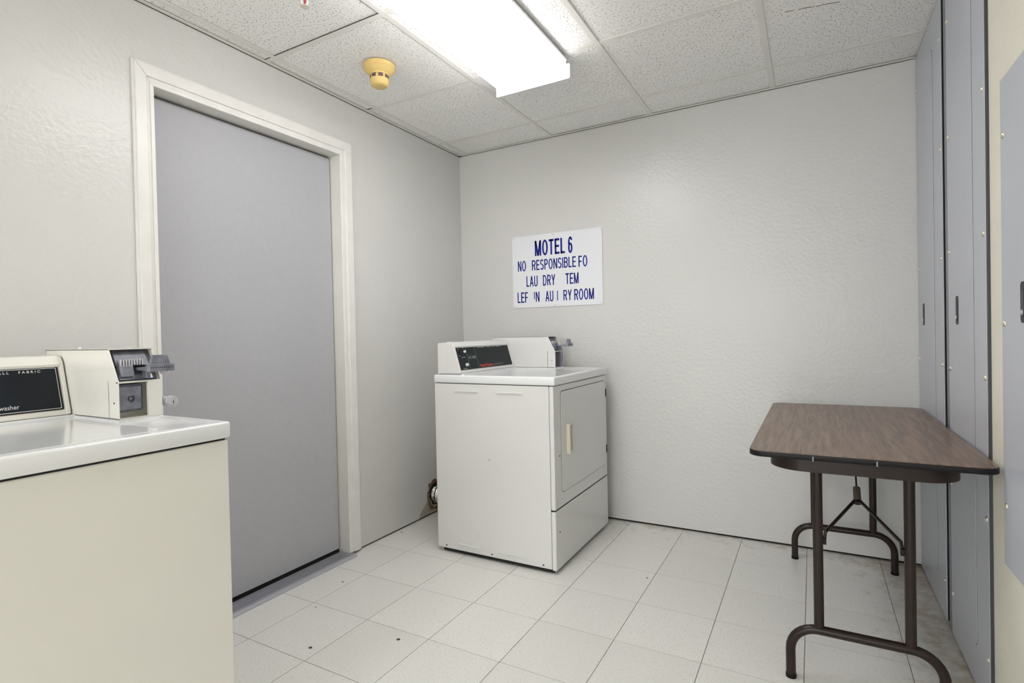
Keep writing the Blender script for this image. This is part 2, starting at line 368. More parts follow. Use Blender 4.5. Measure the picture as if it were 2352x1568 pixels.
bm = new(); prism(bm, [(-.52, .0105), (-.515, .03), (-.495, .052), (-.47, .066), (-.455, .082), (-.44, .098), (-.425, .118), (-.41, .10), (-.39, .06), (-.33, .03), (-.30, .0105)], .0002, .0009, 'x')
tag(obj('bare_patch', bm, 'patch', wl), 'unpainted grey patch low on the wall')

bm = new(); box(bm, 0, W+.15, 0, .12, zb+.002, H+.03)
wb = tag(obj('wall_back', bm, 'wall'), 'off-white orange-peel wall behind dryer and table', kind='structure')
bm = new(); box(bm, -.01, W+.14, .012, .118, -.002, .0125); obj('gap_shade', bm, 'gap', wb)  # same black shade strip under the back wall
bm = new(); box(bm, W+.05, W+.15, -1.13, 0, 0, H+.03); box(bm, W+.006, W+.15, YB, -1.137, 0, H+.03)
wr = tag(obj('wall_right', bm, 'cream'), 'cream wall carrying the grey metal panels', kind='structure')
GX0, GX1, GZ0, GZ1 = .16, 2.40, .06, 2.20      # unseen glazing added behind the camera for soft fill
bm = new(); box(bm, -.12, GX0, YB-.1, YB, 0, H+.03); box(bm, GX1, W+.15, YB-.1, YB, 0, H+.03); box(bm, GX0, GX1, YB-.1, YB, GZ1, H+.03); box(bm, GX0, GX1, YB-.1, YB, 0, GZ0)
wf = tag(obj('wall_front', bm, 'wall'), 'off-white wall facing the sign, with wide glazing added for fill light', kind='structure')
bm = new()
for x in (GX0+.02, (GX0+GX1)/2, GX1-.02): box(bm, x-.02, x+.02, YB-.07, YB-.03, GZ0, GZ1)
for z in (GZ0+.02, GZ1-.02): box(bm, GX0, GX1, YB-.07, YB-.03, z-.02, z+.02)
win = tag(obj('fill_window_1', bm, 'alu'), 'wide unseen glazing added for fill light', kind='structure')
for a, b in ((GX0+.04, (GX0+GX1)/2-.02), ((GX0+GX1)/2+.02, GX1-.04)):
    bm = new(); box(bm, a, b, YB-.053, YB-.047, GZ0+.04, GZ1-.04); obj('pane', bm, 'glass', win)
bm = new(); box(bm, -6, 9, YB-9, YB-.1, -.16, -.06); tag(obj('bounce_pavement', bm, 'paving'), 'added pale concrete ground outside, bouncing daylight inward', kind='structure')  # slab added outside as a daylight reflector
# recess between the two tall panels, blackened to stand for its shade, with its galvanised strut
bm = new(); box(bm, W+.03, W+.05, -1.14, -.001, 0, H); obj('recess_back', bm, 'gap', wr)
bm = new(); box(bm, W+.0022, W+.03, -.634, -.583, .004, H-.004, .001); obj('strut', bm, 'strut', wr)
bm = new(); box(bm, W+.0005, W+.03, -1.1365, -1.1228, .004, H-.004); obj('edge_strip', bm, 'recess', wr)  # dark strip along the near edge of the second panel

# ---- door
sx = -.055
bm = new(); box(bm, sx-.045, sx, DY0+.005, DY1-.006, .030, DZ-.010, .0015, 1)
door = tag(obj('door_1', bm, 'door'), 'plain flush grey door', kind='structure')
bm = new(); box(bm, -.119, .012, DY1-.0005, DY1+.018, .011, DZ+.018); box(bm, -.119, .012, DY0-.018, DY0+.0005, .011, DZ+.018); box(bm, -.119, .012, DY0, DY1, DZ-.0005, DZ+.018)
obj('jamb', bm, 'jamb', door)
def casing(y_in, y_out, zt_in, zt_out, side):
    bm = new()
    prism(bm, [(y_in, .012), (y_out, .012), (y_out, zt_out), (y_in, zt_in)], .0, .013, 'x', .002)
    f = .36; ym = y_in+(y_out-y_in)*f; zm = zt_in+(zt_out-zt_in)*f
    y2 = y_in+(y_out-y_in)*.20; z2 = zt_in+(zt_out-zt_in)*.20
    y3 = y_in+(y_out-y_in)*.92; z3 = zt_in+(zt_out-zt_in)*.92
    prism(bm, [(y_in, .012), (y2, .012), (y2, z2), (y_in, zt_in)], .010, .0165, 'x', .002)
    prism(bm, [(ym, .012), (y3, .012), (y3, z3), (ym, zm)], .010, .0195, 'x', .003)
    obj('casing', bm, 'trim', door)
casing(DY0, -2.062, DZ, 2.135, -1); casing(DY1, -1.018, DZ, 2.135, 1)
bm = new()
def head(f0, f1, x0, x1, b):
    def q(f): return (DY0+(-2.062-DY0)*f, DY1+(-1.018-DY1)*f, DZ+(2.135-DZ)*f)
    a, c = q(f0), q(f1)
    prism(bm, [(a[0], a[2]), (a[1], a[2]), (c[1], c[2]), (c[0], c[2])], x0, x1, 'x', b)
head(0, 1, 0, .013, .002); head(0, .2, .010, .0165, .002); head(.36, .92, .010, .0195, .003)
obj('casing', bm, 'trim', door)
bm = new(); prism(bm, [(-.05, .0005), (.052, .0005), (.052, .006), (.040, .0125), (-.05, .0135)], -1.995, -1.088, 'y')
for i in range(7): box(bm, -.045+i*.0125, -.040+i*.0125, -1.994, -1.089, .0125, .0168)
tag(obj('threshold', bm, 'alu', door), 'ribbed aluminium threshold')
bm = new(); box(bm, -.118, -.062, -1.992, -1.101, .0005, .040); obj('sill_gap', bm, 'gap', door)
bm = new(); box(bm, -.160, -.121, -2.10, -.99, 0, 2.15); obj('door_light_block', bm, 'gap', door)  # unseen black panel added to stop outside light leaking around the door

# ================================================================== PANELS ON THE RIGHT WALL
def elpanel(label, y0, y1, z0, z1, dy0, dy1, dz0, dz1, hy, sy, sz, scuffs):
    e = thing('electrical_panel', (W, (y0+y1)/2, z0), label, 'panel', 'grey metal panels on the right wall')
    t = .0040 if z0 < .2 else .0055
    bm = new(); box(bm, W, W+t, y0, y1, z0, z1, .0012, 1); obj('cover', bm, 'panel', e)
    if z0 < .2:
        bm = new(); box(bm, W+.0042, W+.0298, y0+.001, y1, z0, z1); obj('gap_shade_block', bm, 'gap', e)  # black block paints the shade in the gap beside the cover
    bm = new(); prism(bm, rrect(dy0-.0016, dy1+.0016, dz0-.0016, dz1+.0016, .03), W-.0004, W+.001, 'x'); obj('door_gap', bm, 'recess', e)
    bm = new(); prism(bm, rrect(dy0, dy1, dz0, dz1, .03), W-.0016, W+.001, 'x'); d = obj('door', bm, 'panel', e)
    bm = new(); prism(bm, rrect(hy-.017, hy+.017, 1.122, 1.218, .010), W-.0030, W-.0012, 'x', .0006)
    hd = obj('handle', bm, 'panel_dk', d)
    bm = new(); prism(bm, rrect(hy-.010, hy+.010, 1.136, 1.200, .006), W-.0042, W-.0026, 'x'); obj('paddle', bm, 'recess', d)
    bm = new(); cyl(bm, (W-.003, hy, 1.147), (W-.0056, hy, 1.147), .006, 14); obj('key_lock', bm, 'chrome', d)
    me = None
    for y in sy:
        for z in sz:
            if me is None:
                t = bmesh.new(); bmesh.ops.create_uvsphere(t, u_segments=12, v_segments=8, radius=.0088)
                for v in t.verts: v.co.x *= .62
                bmesh.ops.delete(t, geom=[v for v in t.verts if v.co.x > .003], context='VERTS')
                for f in t.faces: f.smooth = True
                me = bpy.data.meshes.new('screw'); t.to_mesh(me); t.free(); me.materials.append(M['screw'])
            link('screw', me, (W+.0005, y+random.uniform(-.003, .003), z+random.uniform(-.004, .004)), e)
    return e
SZ = [.155, .56, .97, 1.375, 1.785, 2.195]
elpanel('tall blue-grey metal panel in the corner by the back wall', -.545, -.003, .006, H-.003, -.390, -.095, .13, 2.225, -.152, (-.022, -.523), SZ, 0)
elpanel('tall blue-grey metal panel between the steel strut and the cream wall strip', -1.122, -.636, .006, H-.003, -.985, -.715, .13, 2.225, -.777, (-.657, -1.100), SZ, 0)
elpanel('short blue-grey metal panel set on the cream wall clear of the floor', -1.80, -1.262, .497, 1.745, -1.665, -1.385, .62, 1.63, -1.432, (-1.282, -1.782), (.652, 1.125, 1.602), 0)

# ================================================================== WASHER AND DRYER
MW, MD = .725, .68
EN = 'enamel'
def coin_box(root, fx, ry, cf, ya, yb, dryer):
    """sheet metal coin meter case; cf = front (local x), ya..yb = width (local y)"""
    X = lambda x: fx+x
    Y = lambda y: ry+y
    s = .0025; z0, zl, zt = .924, 1.021, 1.106; xb = -.672; xt = cf-.045
    prof = [(X(xb), z0), (X(cf), z0), (X(cf), zl), (X(xt), zt), (X(xb), zt)]
    bm = new(); prism(bm, prof, Y(ya), Y(ya)+s, 'y', .0008); prism(bm, prof, Y(yb)-s, Y(yb), 'y', .0008)
    box(bm, X(xb), X(xt)+.004, Y(ya), Y(yb), zt-s, zt); box(bm, X(xb), X(cf), Y(ya), Y(yb), z0, z0+s); box(bm, X(xb), X(xb)+s, Y(ya), Y(yb), z0, zt)
    box(bm, X(cf)-.012, X(cf)-.0002, Y(ya), Y(yb), zl-.004, zl, .0008); box(bm, X(cf)-.05, X(cf)-.048, Y(ya), Y(yb), z0, zl)
    if not dryer: box(bm, X(cf)-.011, X(cf)-.0002, Y(yb)-.034, Y(yb)-.001, z0+.002, zl-.003, .0006)
    cb = obj('coin_box', bm, EN, root)
    m = lambda y: Y(ya)+(Y(yb)-Y(ya))*y
    if dryer:
        bm = new(); box(bm, X(cf)-.012, X(cf)-.001, m(.68), Y(yb)-.003, z0+.003, zl-.004, .0006); obj('front_plate', bm, 'zinc', cb)
    # vault door
    bm = new(); prism(bm, rrect(m(.05), m(.66), z0+.016, zl-.009, .004), X(cf)-.046, X(cf)-.026, 'x', .001); obj('vault_surround', bm, 'zinc_dk', cb)
    bm = new(); prism(bm, rrect(m(.08), m(.61), z0+.022, zl-.015, .003), X(cf)-.027, X(cf)-.022, 'x', .0008)
    cyl(bm, (X(cf)-.023, m(.36), z0+.05), (X(cf)-.0195, m(.36), z0+.05), .0035, 14)
    obj('vault_door', bm, 'zinc', cb)
    bm = new()
    for r0_, a0, a1 in ((.0058, 0, 360), (.0092, -100, 60)):
        n = 20; vs = []
        for i in range(n+1):
            a = math.radians(a0+(a1-a0)*i/n)
            vs.append((bm.verts.new((X(cf)-.0215, m(.36)+(r0_-.0009)*math.cos(a), z0+.05+(r0_-.0009)*math.sin(a))), bm.verts.new((X(cf)-.0215, m(.36)+(r0_+.0009)*math.cos(a), z0+.05+(r0_+.0009)*math.sin(a)))))
        for p, q in zip(vs, vs[1:]): bm.faces.new((p[0], p[1], q[1], q[0]))
    obj('lock_mark', bm, 'gap', cb)
    # sloped meter plate in the upper opening
    d = Vector((cf-xt, 0, zl-zt)).normalized()
    bm = new(); prism(bm, [(X(xt)-.016, zt-.004), (X(cf)-.020, zl+.002), (X(cf)-.026, zl-.002), (X(xt)-.026, zt-.006)], m(.03), m(.97), 'y'); obj('meter_plate', bm, 'zinc_dk', cb)
    bm = new(); prism(bm, [(X(xt)-.006, zt-.010), (X(cf)-.027, zl+.040), (X(cf)-.037, zl+.040), (X(xt)-.018, zt-.010)], m(.10), m(.84), 'y', .0008); obj('slide_guide', bm, 'zinc_dk', cb)
    bm = new()
    for i in range(9):
        y = m(.17)+(m(.66)-m(.17))*i/8; box(bm, X(cf)-.036, X(cf)-.020, y-.0017, y+.0017, zl+.041, zl+.056, .0004, 1)
    obj('coin_comb', bm, 'chrome', cb)
    bm = new(); prism(bm, [(X(cf)-.034, zl+.012), (X(cf)-.010, zl+.012), (X(cf)-.018, zl+.041), (X(cf)-.034, zl+.041)], m(.12), m(.42), 'y', .001)
    prism(bm, [(X(cf)-.036, zl+.004), (X(cf)-.012, zl+.004), (X(cf)-.020, zl+.016), (X(cf)-.036, zl+.016)], m(.10), m(.86), 'y', .001); obj('slide_block', bm, 'zinc', cb)
    # coin slide, pulled out
    L = .060
    bm = new(); box(bm, X(cf)-.030, X(cf)+L-.012, m(.50), m(.86), zl+.026, zl+.034, .0008)
    box(bm, X(cf)+L-.018, X(cf)+L, m(.42), m(1.02), zl+.024, zl+.043, .0012)
    prism(bm, [(m(.48), zl+.042), (m(.96), zl+.042), (m(.88), zl+.067), (m(.53), zl+.067)], X(cf)+L-.016, X(cf)+L-.006, 'x', .001)
    box(bm, X(cf)-.02, X(cf)+.004, m(.62), m(.72), zl+.006, zl+.028, .001)
    obj('coin_slide', bm, 'zinc', cb)
    bm = new()
    for i in range(11):
        y = m(.47)+(m(.97)-m(.47))*i/10; cyl(bm, (X(cf)+L-.001, y, zl+.034), (X(cf)+L+.0008, y, zl+.034), .0013, 8)
    obj('slot_row', bm, 'gap', cb)
    if not dryer:
        for dx, dy, zz, k in ((-.002, .0255, .957, 1.0), (-.026, .0230, 1.045, .9)):
            yy = Y(yb)+dy; xx = X(cf)+dx
            bm = new(); box(bm, xx-.055, xx-.030, Y(yb), yy, zz-.012, zz+.012, .002); obj('lock_bracket', bm, 'zinc', cb)
            bm = new(); cyl(bm, (xx-.058, yy, zz), (xx-.004, yy, zz), .0130*k, 24); cyl(bm, (xx-.005, yy, zz), (xx+.006, yy, zz), .0165*k, 24, .0152*k)
            cyl(bm, (xx+.006, yy, zz), (xx+.0085, yy, zz), .0105*k, 20); obj('cylinder_lock', bm, 'chrome', cb, True)
            bm = new(); box(bm, xx+.0084, xx+.0092, yy-.0008, yy+.0008, zz-.006, zz+.003); obj('keyhole', bm, 'gap', cb)
        bm = new(); cyl(bm, (X(-.60), m(.55), zt), (X(-.60), m(.55), zt+.003), .011, 18); cyl(bm, (X(-.60), m(.55), zt+.003), (X(-.60), m(.55), zt+.0055), .007, 14); obj('cap_nut', bm, 'chrome', cb)
    bm = new(); cyl(bm, (X(cf)-.022, Y(ya)+.0005, z0+.042), (X(cf)-.022, Y(ya)-.0008, z0+.042), .0025, 10); obj('rivet', bm, 'recess', cb)
    return cb

def console(root, fx, ry, ya, yb):
    X = lambda x: fx+x
    prof = [(X(-.66), .927), (X(-.522), .927), (X(-.524), .938), (X(-.562), 1.068), (X(-.575), 1.083), (X(-.592), 1.087), (X(-.655), 1.085), (X(-.66), 1.08)]
    bm = new(); prism(bm, prof, ry+ya, ry+yb, 'y', .0025)
    con = obj('console', bm, EN, root)
    bm = new()
    prof2 = [(X(-.600), .929), (X(-.517), .929), (X(-.519), .937), (X(-.558), 1.072), (X(-.570), 1.087), (X(-.600), 1.090)]
    prism(bm, prof2, ry+ya-.001, ry+ya+.011, 'y', .002); prism(bm, prof2, ry+yb-.011, ry+yb-.0008, 'y', .002)
    prism(bm, [(X(-.600), 1.0865), (X(-.600), 1.0905), (X(-.571), 1.0885), (X(-.552), 1.066), (X(-.556), 1.058), (X(-.575), 1.08)], ry+ya+.010, ry+yb-.010, 'y', .001)
    obj('bezel', bm, EN, con)
    a = Vector((X(-.5235), 0, .940)); b = Vector((X(-.5605), 0, 1.066)); v = (b-a); hgt = v.length; v.normalize()
    n = Vector((0, 1, 0)).cross(v)
    if n.x < 0: n = -n
    mtx = Matrix(((0, v.x, n.x, a.x), (1, v.y, n.y, ry+ya+.014), (0, v.z, n.z, a.z), (0, 0, 0, 1)))
    return con, mtx, (yb-ya)-.028, hgt
def plate(bm, mtx, pts, d0, d1):
    t = new(); prism(t, pts, d0, d1, 'z'); merge(bm, t, mtx); return bm

def machine(name, label, fx, ry, dryer):
    global EN; EN = 'enamel' if dryer else 'enamel_w'
    X = lambda x: fx+x
    Y = lambda y: ry+y
    root = thing(name, (X(-MD/2), Y(-MW/2), 0), label, name)
    cf, ca, cb_ = (-.250, -.147, -.028) if dryer else (-.272, -.116, -.010)
    bm = new(); box(bm, X(-MD), X(-.024), Y(-MW), Y(0), .022, .8765, .004); body = obj('cabinet', bm, EN, root)
    bm = new(); box(bm, X(-MD+.03), X(-.02), Y(-MW+.012), Y(-.012), .006, .03); obj('toe_gap_fill', bm, 'gap', root)  # black block stands in for the dark gap under the machine
    bm = new(); box(bm, X(-MD+.01), X(-.005), Y(-MW+.006), Y(-.006), .866, .8795); obj('top_gap_fill', bm, 'gap', root)  # black filler draws the dark gap under the worktop lip
    for x in (-MD+.05, -.07):
        for y in (-MW+.05, -.05):
            bm = new(); cyl(bm, (X(x), Y(y), 0), (X(x), Y(y), .010), .019, 16); cyl(bm, (X(x), Y(y), .01), (X(x), Y(y), .03), .008, 10); obj('foot', bm, 'gap', root)
    # worktop with a shallow raised rim
    bm = new(); box(bm, X(-MD-.002), X(.008), Y(-MW-.003), Y(.003), .8795, .9205, .007, 3)
    tf = max(bm.faces, key=lambda f: f.calc_area() if f.normal.z > .9 else 0)
    r = bmesh.ops.inset_region(bm, faces=[tf], thickness=.022, depth=0); r = bmesh.ops.inset_region(bm, faces=[tf], thickness=.010, depth=-.004)
    wt = obj('worktop', bm, 'top', root, True)
    bm = new(); box(bm, X(-MD+.006), X(-.508), Y(-MW+.02), Y(-.02), .914, .9265, .003); box(bm, X(-.52), X(cf-.0), Y(ca-.002), Y(cb_+.002), .915, .9235, .001); obj('rear_deck', bm, 'top', wt)
    if dryer:
        bm = new(); box(bm, X(-.0225), X(0), Y(-MW), Y(0), .300, .8765, .005, 3); fp = obj('front_panel', bm, EN, root)
        bm = new(); box(bm, X(-.0225), X(0), Y(-MW), Y(0), .018, .2935, .005, 3); lp = obj('toe_panel', bm, EN, root)
        bm = new(); box(bm, X(-.03), X(-.006), Y(-MW+.004), Y(-.004), .29, .304); obj('panel_gap', bm, 'gap', root)
        dy0, dy1, dz0, dz1 = -.645, -.022, .366, .846
        bm = new(); prism(bm, rrect(Y(dy0-.0026), Y(dy1+.0026), dz0-.0026, dz1+.0026, .022), X(-.001), X(.0004), 'x'); obj('door_gap', bm, 'gap', fp)
        bm = new(); prism(bm, rrect(Y(dy0), Y(dy1), dz0, dz1, .020), X(-.001), X(.0028), 'x', .0012); dr = tag(obj('door', bm, EN, root), 'hinged loading door')
        hy0, hy1, hz0, hz1 = -.588, -.520, .536, .682
        bm = new(); prism(bm, rrect(Y(hy0), Y(hy0+.020), hz0, hz1, .006), X(.002), X(.020), 'x', .002)
        box(bm, X(.002), X(.014), Y(hy0+.012), Y(hy1), hz1-.014, hz1, .003); box(bm, X(.002), X(.010), Y(hy0+.012), Y(hy1), hz0, hz0+.012, .003); box(bm, X(.002), X(.010), Y(hy1-.012), Y(hy1), hz0, hz1, .003)
        tag(obj('handle', bm, 'ivory', dr), 'ivory pull handle')
        bm = new(); box(bm, X(.002), X(.0042), Y(hy0+.02), Y(hy1-.012), hz0+.012, hz1-.014); obj('handle_recess', bm, 'tan', dr)
        for z in (.775, .455):
            bm = new(); box(bm, X(.0005), X(.0065), Y(-.022), Y(-.012), z-.022, z+.022, .001, 1); obj('hinge', bm, 'recess', dr)
        for y, z in ((-.680, .19), (-.668, .545)):
            bm = new(); cyl(bm, (X(-.001), Y(y), z), (X(.0012), Y(y), z), .004, 10); obj('screw', bm, 'recess', lp if z < .3 else fp)
        # embossing and fixings on the cabinet side that faces the washer
        ys = Y(-MW)
        for x0, x1 in ((-.555, -.412), (-.306, -.158)):
            bm = new(); prism(bm, [(X(x0), .836), (X(x1), .836), (X(x1)-.002, .843), (X(x0)+.002, .843)], ys-.0055, ys+.001, 'y', .0012); obj('pressed_rib', bm, EN, body)
        for x0, x1 in ((-.552, -.42), (-.306, -.158)):
            bm = new(); prism(bm, [(X(x0), .052), (X(x1), .052), (X(x1)-.004, .060), (X(x0)+.004, .060)], ys-.0060, ys+.001, 'y', .0015); obj('pressed_rib', bm, EN, body)
        for x in (-.625, -.350, -.068):
            bm = new(); cyl(bm, (X(x), ys+.001, .037), (X(x), ys-.0012, .037), .0042, 10); obj('screw', bm, 'recess', body)
        bm = new(); cyl(bm, (X(-.355), ys+.001, .505), (X(-.355), ys-.0006, .505), .004, 10); obj('plug', bm, 'patch', body)
        bm = new(); n = 40; vs = []
        for i in range(n):
            a = 2*math.pi*i/n; c_, s_ = math.cos(a), math.sin(a)
            vs.append([bm.verts.new((X(-.480)+rr*c_, ys-dd, .128+rr*s_)) for rr, dd in ((.0545, -.0002), (.0565, .0012), (.0585, -.0002))])
        for i in range(n):
            p, q = vs[i], vs[(i+1) % n]
            for k in range(2): bm.faces.new((p[k], p[k+1], q[k+1], q[k]))
        bmesh.ops.recalc_face_normals(bm, faces=bm.faces[:]); obj('vent_knockout', bm, EN, body)
    else:
        bm = new(); box(bm, X(-.0225), X(0), Y(-MW), Y(0), .055, .8745, .005, 3); obj('front_panel', bm, EN, root)
        bm = new(); box(bm, X(-.05), X(-.03), Y(-MW+.01), Y(-.01), .012, .06); obj('kick_plate', bm, EN, root)
        bm = new(); prism(bm, rrect(X(-.485), X(-.045), Y(-.655), Y(-.128), .03), .9150, .9178, 'z', .0012); tag(obj('lid', bm, 'top', wt), 'top-loading lid')
    con, mtx, w, h = console(root, fx, ry, -MW+.006, ca-.003)
    if dryer:
        bm = new(); plate(bm, mtx, [(0, .004), (w, .004), (w, h-.006), (0, h-.006)], -.001, .0008); fc = obj('control_face', bm, 'face_g', con)
        bm = new()
        for x in (.168, .325): plate(bm, mtx, [(w*x-.0008, .006), (w*x+.0008, .006), (w*x+.0008, h-.008), (w*x-.0008, h-.008)], .0008, .0011)
        for z in (.46, .57): plate(bm, mtx, [(w*.168, h*z-.0007), (w*.325, h*z-.0007), (w*.325, h*z+.0007), (w*.168, h*z+.0007)], .0008, .0011)
        for z in (.490, .515): plate(bm, mtx, [(w*.19, h*z), (w*.225, h*z), (w*.225, h*z+.003), (w*.19, h*z+.003)], .0008, .0011)
        plate(bm, mtx, [(w*.25, h*.487), (w*.305, h*.487), (w*.305, h*.545), (w*.25, h*.545)], .0008, .0011)
        obj('grid_lines', bm, 'greyp', con)
        for x, z, r in ((.125, .76, .0075), (.115, .22, .0085)):
            bm = new(); t = new(); cyl(t, (w*x, h*z, .0008), (w*x, h*z, .012), r, 18, r*.8); merge(bm, t, mtx); obj('knob', bm, 'white', con, True)
        bm = new(); t = new(); cyl(t, (w*.085, h*.76, .0006), (w*.085, h*.76, .004), .021, 24); merge(bm, t, mtx); obj('dial', bm, 'gap', con, True)
        T2 = lambda x, z: mtx @ Matrix.Translation((w*x, h*z, 0))
        letters('Speed Queen', T2(.355, .045), w*.235, h*.155, 'red', con, bold=.02, depth=.0012)
        letters('commercial', T2(.605, .10), w*.20, h*.075, 'greyp', con, depth=.0012)
        bm = new()      # lines of print too small to read
        for x0, x1, z in ((.38, .52, .895), (.56, .635, .895), (.655, .668, .895), (.69, .725, .895), (.75, .84, .895), (.03, .055, .60), (.065, .13, .52), (.03, .055, .86), (.11, .135, .90), (.05, .12, .06)):
            plate(bm, mtx, [(w*x0, h*z), (w*x1, h*z), (w*x1, h*z+.0042), (w*x0, h*z+.0042)], .0008, .0011)
        tag(obj('fine_print', bm, 'greyp', con), kind='stuff')
    else:
        bm = new(); plate(bm, mtx, rrect(-.002, w, .002, h-.006, .004), -.001, .0006); obj('face_border', bm, 'gap', con)
        bm = new(); plate(bm, mtx, rrect(.004, w-.005, .006, h-.010, .003), .0004, .0010); obj('face_trim', bm, 'white', con)
        bm = new(); plate(bm, mtx, rrect(.0055, w-.0066, .0075, h-.0115, .003), .0006, .0014); obj('control_face', bm, 'face_b', con)
        T2 = lambda x, z: mtx @ Matrix.Translation((x, h*z, 0))
        letters('F A B R I C', T2(w-.086, .835), .046, h*.05, 'white', con, bold=.01, depth=.0018)
        letters('A L L', T2(w-.128, .835), .022, h*.05, 'white', con, bold=.01, depth=.0018)
        letters('washer', T2(w-.136, .115), .041, h*.085, 'white', con, depth=.0018)
    coin_box(root, fx, ry, cf, ca, cb_, dryer)
    return root
machine('washer', 'white coin-operated top-loading washer with a blue-black washer panel', .830, -2.272, False)
machine('dryer', 'white coin-operated dryer with a front door, standing below the sign', 1.060, -.113, True)

# vent duct from the dryer into the torn hole
bm = new(); n = 24; rings = []
for i in range(29):
    x = -.05+i*(.415/28); r = .056+(.0035 if i % 2 else -.0025)
    rings.append([bm.verts.new((x, -.335+(r+random.uniform(-.0015, .0015))*math.cos(2*math.pi*k/n), .115+(r+random.uniform(-.0015, .0015))*math.sin(2*math.pi*k/n))) for k in range(n)])
for A, B in zip(rings, rings[1:]):
    for k in range(n): bm.faces.new((A[k], A[(k+1) % n], B[(k+1) % n], B[k]))
bmesh.ops.recalc_face_normals(bm, faces=bm.faces[:])
tag(obj('vent_duct', bm, 'foil', None, True), 'crinkled silver foil vent duct running from dryer into torn wall hole', 'duct')

# ================================================================== FOLDING TABLE
tx0, tx1, ty0, ty1, tz = 1.930, 2.532, -1.292, -.076, .749
tb = thing('folding_table', ((tx0+tx1)/2, (ty0+ty1)/2, 0), 'folding table with brown woodgrain top and dark tube legs against the grey panels', 'table')
bm = new(); prism(bm, rrect(tx0+.001, tx1-.001, ty0+.001, ty1-.001, .040, 8), tz-.003, tz+.0004, 'z', .0006); tag(obj('table_top', bm, 'wood', tb), 'brown woodgrain laminate top')
bm = new(); prism(bm, rrect(tx0, tx1, ty0, ty1, .041, 8), tz-.019, tz-.0012, 'z', .003); tag(obj('edge_band', bm, 'edge', tb, True), 'black vinyl edge')
bm = new()
out = rrect(1.983, 2.470, -1.245, -.125, .10, 10); inn = rrect(1.986, 2.467, -1.242, -.128, .097, 10)
A = [bm.verts.new((*p, tz-.0195)) for p in out]; B = [bm.verts.new((*p, tz-.064)) for p in out]; Cc = [bm.verts.new((*p, tz-.064)) for p in inn]; D = [bm.verts.new((*p, tz-.0195)) for p in inn]
for i in range(len(out)):
    j = (i+1) % len(out)
    bm.faces.new((A[i], A[j], B[j], B[i])); bm.faces.new((B[i], B[j], Cc[j], Cc[i])); bm.faces.new((Cc[i], Cc[j], D[j], D[i]))
bmesh.ops.recalc_face_normals(bm, faces=bm.faces[:]); obj('apron', bm, 'brown', tb, True)
for x in (2.105, 2.262):
    bm = new(); box(bm, x-.002, x+.002, ty0-.0012, ty0+.01, tz-.020, tz-.006, .0005, 1); obj('edge_staple', bm, 'zinc', tb)
R = .0145
for ly, xs, fx in ((-1.165, (2.115, 2.350), (2.034, 2.430)), (-.150, (2.104, 2.340), (2.020, 2.420))):
    for x in xs:
        bm = new(); tube(bm, [(x, ly, .178), (x, ly, .40), (x, ly, tz-.020)], R); obj('leg', bm, 'brown', tb, True)
    rb = .078; pts = [(fx[0], ly, .004), (fx[0], ly, .170-rb)]
    for i in range(1, 9): a = math.pi-i*math.pi/16; pts.append((fx[0]+rb+rb*math.cos(a), ly, .170-rb+rb*math.sin(a)))
    for i in range(0, 9): a = math.pi/2-i*math.pi/16; pts.append((fx[1]-rb+rb*math.cos(a), ly, .170-rb+rb*math.sin(a)))
    pts += [(fx[1], ly, .004)]
    bm = new(); tube(bm, pts, R); tag(obj('foot_rail', bm, 'brown', tb, True), 'bent tube foot rail')
    for x in fx:
        bm = new(); cyl(bm, (x, ly, 0), (x, ly, .012), R+.0012, 16); obj('foot_cap', bm, 'edge', tb)
    bm = new(); box(bm, 2.06, 2.40, ly-.018, ly+.018, tz-.028, tz-.0195); obj('leg_bracket', bm, 'brown', tb)
sl0, sl1 = Vector((2.232, -.985, .538)), Vector((2.232, -.948, .577))
for x, s in ((2.132, -1), (2.333, 1)):
    bm = new(); tube(bm, [(x, -1.165, .450), (x-s*.004, -1.158, .482), (2.232+s*.006, sl0.y+.004, sl0.z+.006)], .0052, 8); obj('brace', bm, 'brown', tb)
    bm = new(); box(bm, x-.006, x+.006, -1.172, -1.152, .445, .465, .001, 1); obj('brace_clip', bm, 'edge', tb)
bm = new(); cyl(bm, sl0, sl1, .0112, 18); tag(obj('lock_sleeve', bm, 'sleeve', tb, True), 'worn brown lock sleeve')
bm = new(); cyl(bm, sl0-(sl1-sl0)*.06, sl0+(sl1-sl0)*.06, .0125, 18); obj('sleeve_end', bm, 'edge', tb)
bm = new(); tube(bm, [sl1-(sl1-sl0)*.3, sl1+(sl1-sl0)*1.0, (2.232, -.80, tz-.021)], .0028, 8); obj('brace_rod', bm, 'brown', tb)

